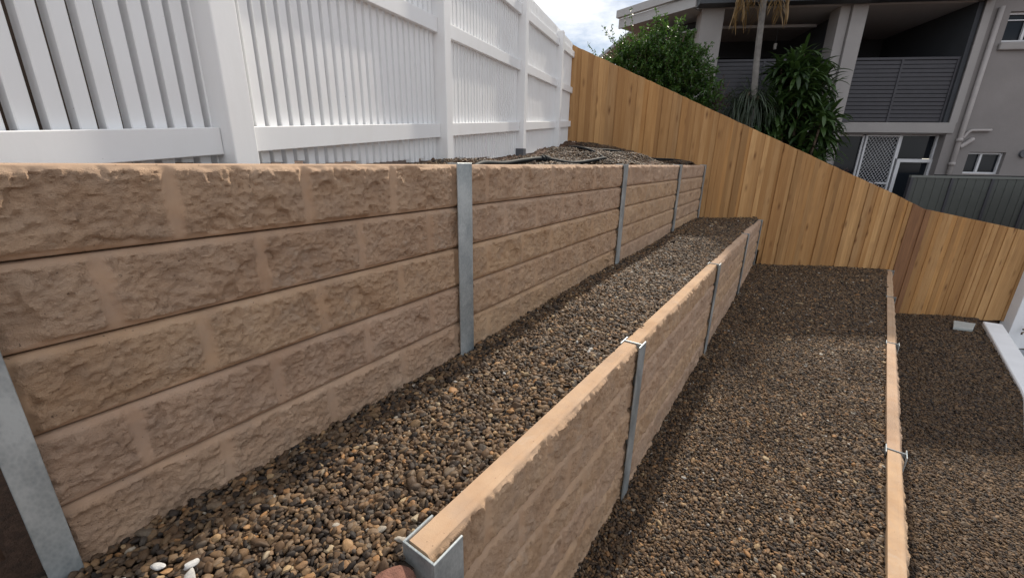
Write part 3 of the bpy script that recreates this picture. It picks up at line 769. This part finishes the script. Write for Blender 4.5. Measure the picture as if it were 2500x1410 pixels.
# left wing, turned 45 degrees back
wgd = Vector((-.714, .70, 0)); wgn = Vector((-.70, -.714, 0))
def wing(name, mt, l0, l1, o0, o1, z0, z1, dz=0):
    """l along the wing, o = offset outwards (towards the camera)"""
    c = Vector((-4.15, .05, 0)); P = []
    for z, zz in ((z0, 0), (z1, 0)):
        for l, o_ in ((l0, o1), (l1, o1), (l1, o0), (l0, o0)):
            q = c + wgd*l + wgn*o_; P.append((q.x, q.y, z-ZG+dz*l))
    # order so that the box is right handed
    P = [P[1], P[0], P[3], P[2], P[5], P[4], P[7], P[6]]
    return MB().hexa(P).build(name, mt, bd)
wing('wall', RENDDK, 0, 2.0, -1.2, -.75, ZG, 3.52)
wing('soffit', EAVE, -.0, 2.08, -.9, .26, 3.52, 3.56)
wing('fascia', EAVE, -.15, 2.08, .262, .32, 3.50, 3.72)
wing('gutter', EAVE, -.25, 2.12, .262, .40, 3.745, 3.92)
wing('window', GLASS, .3, 1.5, -.749, -.74, 2.5, 3.1)
for k in range(9): wing('louvre', EAVE, .3, 1.5, -.735, -.72, 1.2+k*.14, 1.2+k*.14+.11)
wing('awning', EAVE, .1, 1.7, -.74, -.15, 3.15, 3.18)
# roof
rf = MB()
P = [(-4.3, -.45, 3.985), (8.2, -.45, 3.985), (8.2, 9, 4.25), (-6.2, 9, 4.25)]
P0 = [(x, y, z-ZG) for x, y, z in P]; P1 = [(x, y, z-ZG+.12) for x, y, z in P]
rf.hexa(P0+P1).build('roof', ROOFM, bd)

# ------------------------------------------------------------------ grey-green sheet fence in front of the block
cbd = Vector((1.96, 1.31, 0)).normalized(); crz = math.atan2(cbd.y, cbd.x)
cb = thing('sheet_metal_fence', (2.10, 12.02, ZG), 'grey green sheet panel fence in front of the apartment block doors', 'fence', crz)
ch = -.13 - ZG
for k in range(4):
    x0 = k*.86; MB().box(x0+.03, x0+.83, -.012, .012, .04, ch-.045).build('panel', CBOND, cb)
    for q in range(4): MB().box(x0+.13+q*.19, x0+.16+q*.19, -.018, -.0125, .05, ch-.05).build('rib', CBOND, cb)
    MB().box(x0-.03, x0+.03, -.03, .03, 0, ch-.046).build('post', SLAT, cb)
MB().box(-.03, 3.5, -.03, .03, ch-.045, ch).build('top_rail', CBRAIL, cb)
MB().box(.5, 3.2, -.02, .04, ch+.002, ch+.02).build('capping', BLACK, cb)

# ------------------------------------------------------------------ white kerb wall, white house wall, path, tap, slab
kw = MB(); ks = np.linspace(1.5, 10.62, 30)
pts = []
for y in ks:
    pts.append((float(kx(y)), float(y)))
vv = []; ff = []
for i, (x, y) in enumerate(pts):
    wd = .25
    vv += [(x, y, -3.4), (x, y, -2.655), (x+.012, y, -2.643), (x+wd-.012, y, -2.643), (x+wd, y, -2.655), (x+wd, y, -3.4)]
for i in range(len(pts)-1):
    for k in range(5):
        a = i*6+k; ff.append((a, a+1, a+7, a+6))
ff.append((0, 5, 4, 3, 2, 1)); b = (len(pts)-1)*6; ff.append((b, b+1, b+2, b+3, b+4, b+5))
m = bpy.data.meshes.new('kerb_wall'); m.from_pydata(vv, [], ff); m.materials.append(WREND)
o = bpy.data.objects.new('kerb_wall', m); col.objects.link(o); tag(o, 'low white rendered kerb wall edging the lowest gravel strip', 'kerb wall')
p_ = sheet('path', PATH, lambda x, y: -3.3+0*x, lambda y: float(kx(y))+.26, lambda y: float(kx(y))+4, list(np.arange(1.5, 11.6, .4)), 6)
tag(p_, 'blue grey concrete path below the white kerb wall', 'path')
hw = thing('house_wall', (3.98, 11.45, -3.3), 'white rendered house wall at the low end of the timber fence', 'wall', math.atan2(FD.y, FD.x))
mb = MB().box(.0, 3.2, -.10, .12, 0, 3.1); mb.build('wall', WREND, hw, bevel=.01)
tp = thing('garden_tap', (4.10, 11.36, -2.90), 'small brass garden tap on the white house wall', 'tap', math.atan2(FD.y, FD.x))
MB().tube([(0.12, .0, .02), (.12, -.10, .02)], .018, 8).build('pipe', BRASS, tp, True)
MB().tube([(.12, -.09, .03), (.12, -.09, .075)], .01, 8).build('stem', BRASS, tp, True)
MB().box(.06, .18, -.10, -.08, .075, .09).build('handle', BRASS, tp, bevel=.004)
MB().tube([(.12, -.10, .02), (.06, -.12, .015), (-.02, -.12, -.0), (-.02, -.12, -.04)], .014, 8).build('spout', BRASS, tp, True)
sl = MB().hexa([(2.86, 9.92, -2.70), (3.12, 9.98, -2.70), (3.27, 10.44, -2.70), (2.98, 10.42, -2.70), (2.86, 9.92, -2.655), (3.12, 9.98, -2.655), (3.27, 10.44, -2.655), (2.98, 10.42, -2.655)])
o = sl.build('paving_slab', SLABM, bevel=.008); tag(o, 'pale slab lying on the dark pebbles at the foot of the timber fence', 'slab')

# ------------------------------------------------------------------ plants
def leaf(vv, ff, p, d, n, ln, wd, fold=.25):
    d = d.normalized(); s = d.cross(n)
    if s.length < 1e-4: s = Vector((1, 0, 0))
    s.normalize(); n = s.cross(d)
    b = len(vv); q = p + d*ln*.5
    vv += [tuple(p), tuple(q + s*wd*.5 + n*wd*fold), tuple(p + d*ln - n*ln*.12), tuple(q - s*wd*.5 + n*wd*fold), tuple(q)]
    ff += [(b, b+1, b+4), (b+1, b+2, b+4), (b+2, b+3, b+4), (b+3, b, b+4)]
def rv(r): return Vector((r.gauss(0, 1), r.gauss(0, 1), r.gauss(0, 1))).normalized()
def bushy(name, loc, lobes, nspray, leafn, ll, mt, label, cat, seed, sprigs=(), stems=4):
    r = random.Random(seed); t = thing(name, loc, label, cat); L0 = Vector(loc); vv = []; ff = []; tr = MB()
    tot = sum(l[3]*l[4]*l[5] for l in lobes)
    for (cx, cy, cz, ax, ay, az) in lobes:
        c = Vector((cx, cy, cz)) - L0
        for k in range(int(nspray*ax*ay*az/tot)):
            u = rv(r); rad = r.random()**.38
            end = c + Vector((u.x*ax, u.y*ay, u.z*az))*rad
            out_ = (Vector((u.x/ax, u.y/ay, u.z/az)).normalized() + Vector((0, 0, .45)) + rv(r)*.5).normalized()
            ln = r.uniform(.16, .34); st = end - out_*ln*.6
            if rad > .6: tr.tube([tuple(st), tuple(st+out_*ln)], .0025, 3, False)
            for i in range(leafn):
                f_ = i/leafn; p = st + out_*ln*f_ + rv(r)*.015
                d = (out_*.5 + rv(r)*.9).normalized()
                leaf(vv, ff, p, d, (Vector((0, 0, 1)) + rv(r)*.7).normalized(), ll*r.uniform(.6, 1.25), ll*.48*r.uniform(.7, 1.2))
    for (p0, p1, nl) in sprigs:
        a = Vector(p0)-L0; b = Vector(p1)-L0; tr.tube([tuple(a), tuple(a.lerp(b, .5)+rv(r)*.03), tuple(b)], [.005, .004, .002], 4)
        for i in range(nl):
            p = a.lerp(b, .15+.85*i/nl); d = ((b-a).normalized()*.5 + rv(r)).normalized(); leaf(vv, ff, p, d, rv(r), ll*.85*r.uniform(.6, 1.1), ll*.36)
    c = Vector(lobes[0][:3]) - L0
    tk = MB()
    for k in range(stems):
        a = r.uniform(0, 6.28); b_ = Vector((math.cos(a)*.12, math.sin(a)*.12, 0)); lb = Vector(r.choice(lobes)[:3]) - L0
        tk.tube([tuple(b_), tuple(b_.lerp(lb, .5)+rv(r)*.08), tuple(lb+Vector((0, 0, .2)))], [.04, .028, .012], 7)
    tk.v += []; tk.build('trunk', BARK, t, True)
    m = bpy.data.meshes.new('crown'); m.from_pydata(vv, [], ff); m.materials.append(mt); m.polygons.foreach_set('use_smooth', [True]*len(m.polygons))
    o = bpy.data.objects.new('crown', m); col.objects.link(o); o.parent = t
    if tr.v: tr.build('twig', BARK, t)
    return t
bushy('leafy_shrub', (-2.75, 9.75, -.1), [(-2.95, 9.85, 1.75, .95, .6, .85), (-2.35, 9.95, 1.60, .72, .55, .85), (-3.40, 9.6, 1.65, .62, .45, .70), (-2.80, 10.0, 2.42, .50, .4, .52), (-2.38, 10.05, 2.35, .34, .3, .42), (-2.0, 10.05, 1.25, .55, .45, .75), (-3.70, 9.35, 1.75, .34, .3, .48), (-3.10, 9.8, 2.35, .38, .3, .42), (-2.05, 10.1, 1.95, .32, .3, .38), (-3.5, 9.5, 2.15, .3, .3, .35), (-3.92, 9.15, 1.72, .26, .26, .42)],
      1750, 15, .082, LEAF, 'dense dark green shrub rising above the timber fence', 'shrub', 21,
      sprigs=[((-3.45, 9.6, 2.2), (-3.55, 9.65, 3.0), 34), ((-3.5, 9.6, 2.2), (-3.95, 9.45, 2.78), 38), ((-3.3, 9.6, 2.3), (-3.42, 9.6, 3.12), 30), ((-3.7, 9.4, 1.9), (-4.12, 9.1, 2.42), 34), ((-3.6, 9.5, 2.2), (-3.78, 9.5, 2.82), 26), ((-2.9, 9.9, 2.6), (-2.98, 9.9, 3.12), 24), ((-2.45, 10, 2.5), (-2.40, 10, 2.9), 22), ((-3.8, 9.3, 1.8), (-4.15, 9.1, 2.15), 26)])
bushy('purple_shrub', (-1.78, 10.5, -.5), [(-1.80, 10.55, 1.05, .30, .28, .42), (-1.62, 10.6, 1.35, .18, .18, .28)], 150, 12, .048, LEAFP, 'small purple leaved shrub beside the left building column', 'shrub', 5,
      sprigs=[((-1.68, 10.6, 1.4), (-1.58, 10.6, 1.86), 22), ((-1.8, 10.5, 1.3), (-1.9, 10.55, 1.72), 16), ((-1.6, 10.6, 1.3), (-1.46, 10.65, 1.72), 18)], stems=3)
bushy('dark_shrub', (1.05, 11.9, -1.4), [(.75, 11.75, -.35, .35, .3, .38), (1.25, 12.05, -.55, .40, .3, .38), (.35, 11.55, -.10, .25, .25, .3)], 150, 12, .055, LEAFP, 'low dark reddish shrub in front of the security screen door', 'shrub', 9, stems=3)

def strap(vv, ff, p, d, ln, wd, droop, seg=5, up=Vector((0, 0, 1))):
    d = d.normalized(); s = d.cross(up)
    if s.length < .05: s = Vector((1, 0, 0))
    s.normalize(); b = len(vv); q = Vector(p); st = ln/seg
    for i in range(seg+1):
        f_ = i/seg; wv = wd*(.35+1.3*f_*(1-f_)*2.0)*(1 if i < seg else .08)*.6
        nn = s.cross(d)
        vv.append(tuple(q - s*wv + nn*wv*.35)); vv.append(tuple(q)); vv.append(tuple(q + s*wv + nn*wv*.35))
        d = (d + Vector((0, 0, -droop*st))).normalized(); q = q + d*st
    for i in range(seg):
        k = b+i*3; ff.extend([(k, k+1, k+4, k+3), (k+1, k+2, k+5, k+4)])
def straps(name, loc, heads, mt, label, cat, seed, tm=BARK, tr=.03):
    r = random.Random(seed); t = thing(name, loc, label, cat); L0 = Vector(loc); vv = []; ff = []; tk = MB()
    for (x, y, z, n, ln, wd, droop) in heads:
        h = Vector((x, y, z)) - L0
        b_ = Vector((r.uniform(-.15, .15), r.uniform(-.15, .15), 0))
        tk.tube([tuple(b_), tuple(b_.lerp(h, .6)+rv(r)*.05), tuple(h)], [tr, tr*.8, tr*.6], 7)
        for i in range(n):
            a = r.uniform(0, 6.283); e = r.uniform(-.35, 1.35); hz = r.uniform(-.30, .05)
            d = Vector((math.cos(a)*math.cos(e), math.sin(a)*math.cos(e), math.sin(e)))
            strap(vv, ff, h + Vector((0, 0, hz)), d, ln*r.uniform(.65, 1.15), wd*r.uniform(.7, 1.2), droop*r.uniform(.6, 1.4))
    m = bpy.data.meshes.new('crown'); m.from_pydata(vv, [], ff); m.materials.append(mt); m.polygons.foreach_set('use_smooth', [True]*len(m.polygons))
    o = bpy.data.objects.new('crown', m); col.objects.link(o); o.parent = t
    tk.build('trunk', tm, t, True); return t
rh = random.Random(44); heads = []
for k in range(30):
    heads.append((rh.uniform(-.72, .26), rh.uniform(11.45, 12.2), rh.uniform(1.15, 2.25), 34, .52, .066, 2.4))
heads += [(-.25, 11.9, 2.38, 44, .52, .066, 2.2), (-.46, 11.8, 2.2, 40, .5, .066, 2.2), (.02, 12.0, 2.2, 40, .5, .066, 2.2), (.22, 12.0, 1.85, 40, .5, .066, 2.2)]
for k in range(34):
    heads.append((rh.uniform(-.85, .45), rh.uniform(11.2, 11.95), rh.uniform(-.15, 1.15), 32, .52, .066, 2.4))
heads += [(.46, 11.9, 1.05, 40, .55, .068, 2.0), (.50, 11.85, .7, 36, .52, .066, 2.2), (.44, 11.75, .3, 36, .5, .066, 2.4), (-.85, 11.3, .85, 34, .55, .066, 2.6), (-1.05, 11.2, .8, 34, .55, .066, 2.8), (-1.2, 11.1, .5, 34, .55, .066, 2.8)]
straps('strap_leaf_plant', (-.1, 11.75, -1.2), heads, LEAFD, 'tall bushy plant with glossy strap leaves in front of the middle column', 'plant', 31)
wh_ = [(-1.12, 11.15, 1.55, 130, .95, .018, 3.4), (-1.35, 11.05, 1.35, 90, .8, .018, 3.6), (-.92, 11.2, 1.45, 90, .8, .018, 3.6)]
straps('grass_tree', (-1.15, 11.15, -.9), wh_, LEAFW, 'weeping fine leaved plant below the slender palm', 'plant', 37, tr=.05)
# slender palm with dry hanging fronds
pm = thing('palm_tree', (-.95, 11.05, -1.0), 'slender grey palm trunk with dry hanging fronds at the top', 'palm')
pl = [(0, 0, 0), (-.02, .02, 1.0), (-.05, .08, 2.3), (-.14, .25, 3.3), (-.22, .45, 4.5), (-.26, .55, 5.4)]
sp_ = smooth(pl, 14)
mb = MB(); mb.tube([tuple(p) for p in sp_], [.068 - .012*i/len(sp_) + (.003 if i % 3 == 0 else 0) for i in range(len(sp_))], 12); mb.build('trunk', PALMB, pm, True)
r = random.Random(77); topc = sp_[-1]
for k in range(16):
    a = 6.283*k/16 + r.uniform(-.2, .2); dry = k % 2 == 0
    d = Vector((math.cos(a), math.sin(a), -.35 if dry else .9)).normalized(); q = Vector(topc); rach = []
    for i in range(10):
        rach.append(q.copy()); d = (d + Vector((0, 0, -.34 if dry else -.16))).normalized(); q = q + d*(.155 if dry else .17)
    vv = []; ff = []
    for i in range(1, 10):
        for sgn in (-1, 1):
            for h_ in (0, .5):
                p = rach[i-1].lerp(rach[i], h_); td = (rach[i]-rach[i-1]).normalized(); s_ = td.cross(Vector((0, 0, 1)))
                if s_.length < .1: s_ = Vector((math.cos(a+1.57), math.sin(a+1.57), 0))
                strap(vv, ff, p, (s_.normalized()*sgn + td*.8 + rv(r)*.25), .42*r.uniform(.7, 1.1), .022, 3.5 if dry else 1.4, 4)
    b = MB(); b.v = vv; b.f = ff
    b.tube([tuple(p) for p in rach], .007, 5)
    b.build('frond', LEAFB if dry else LEAFD, pm, True)
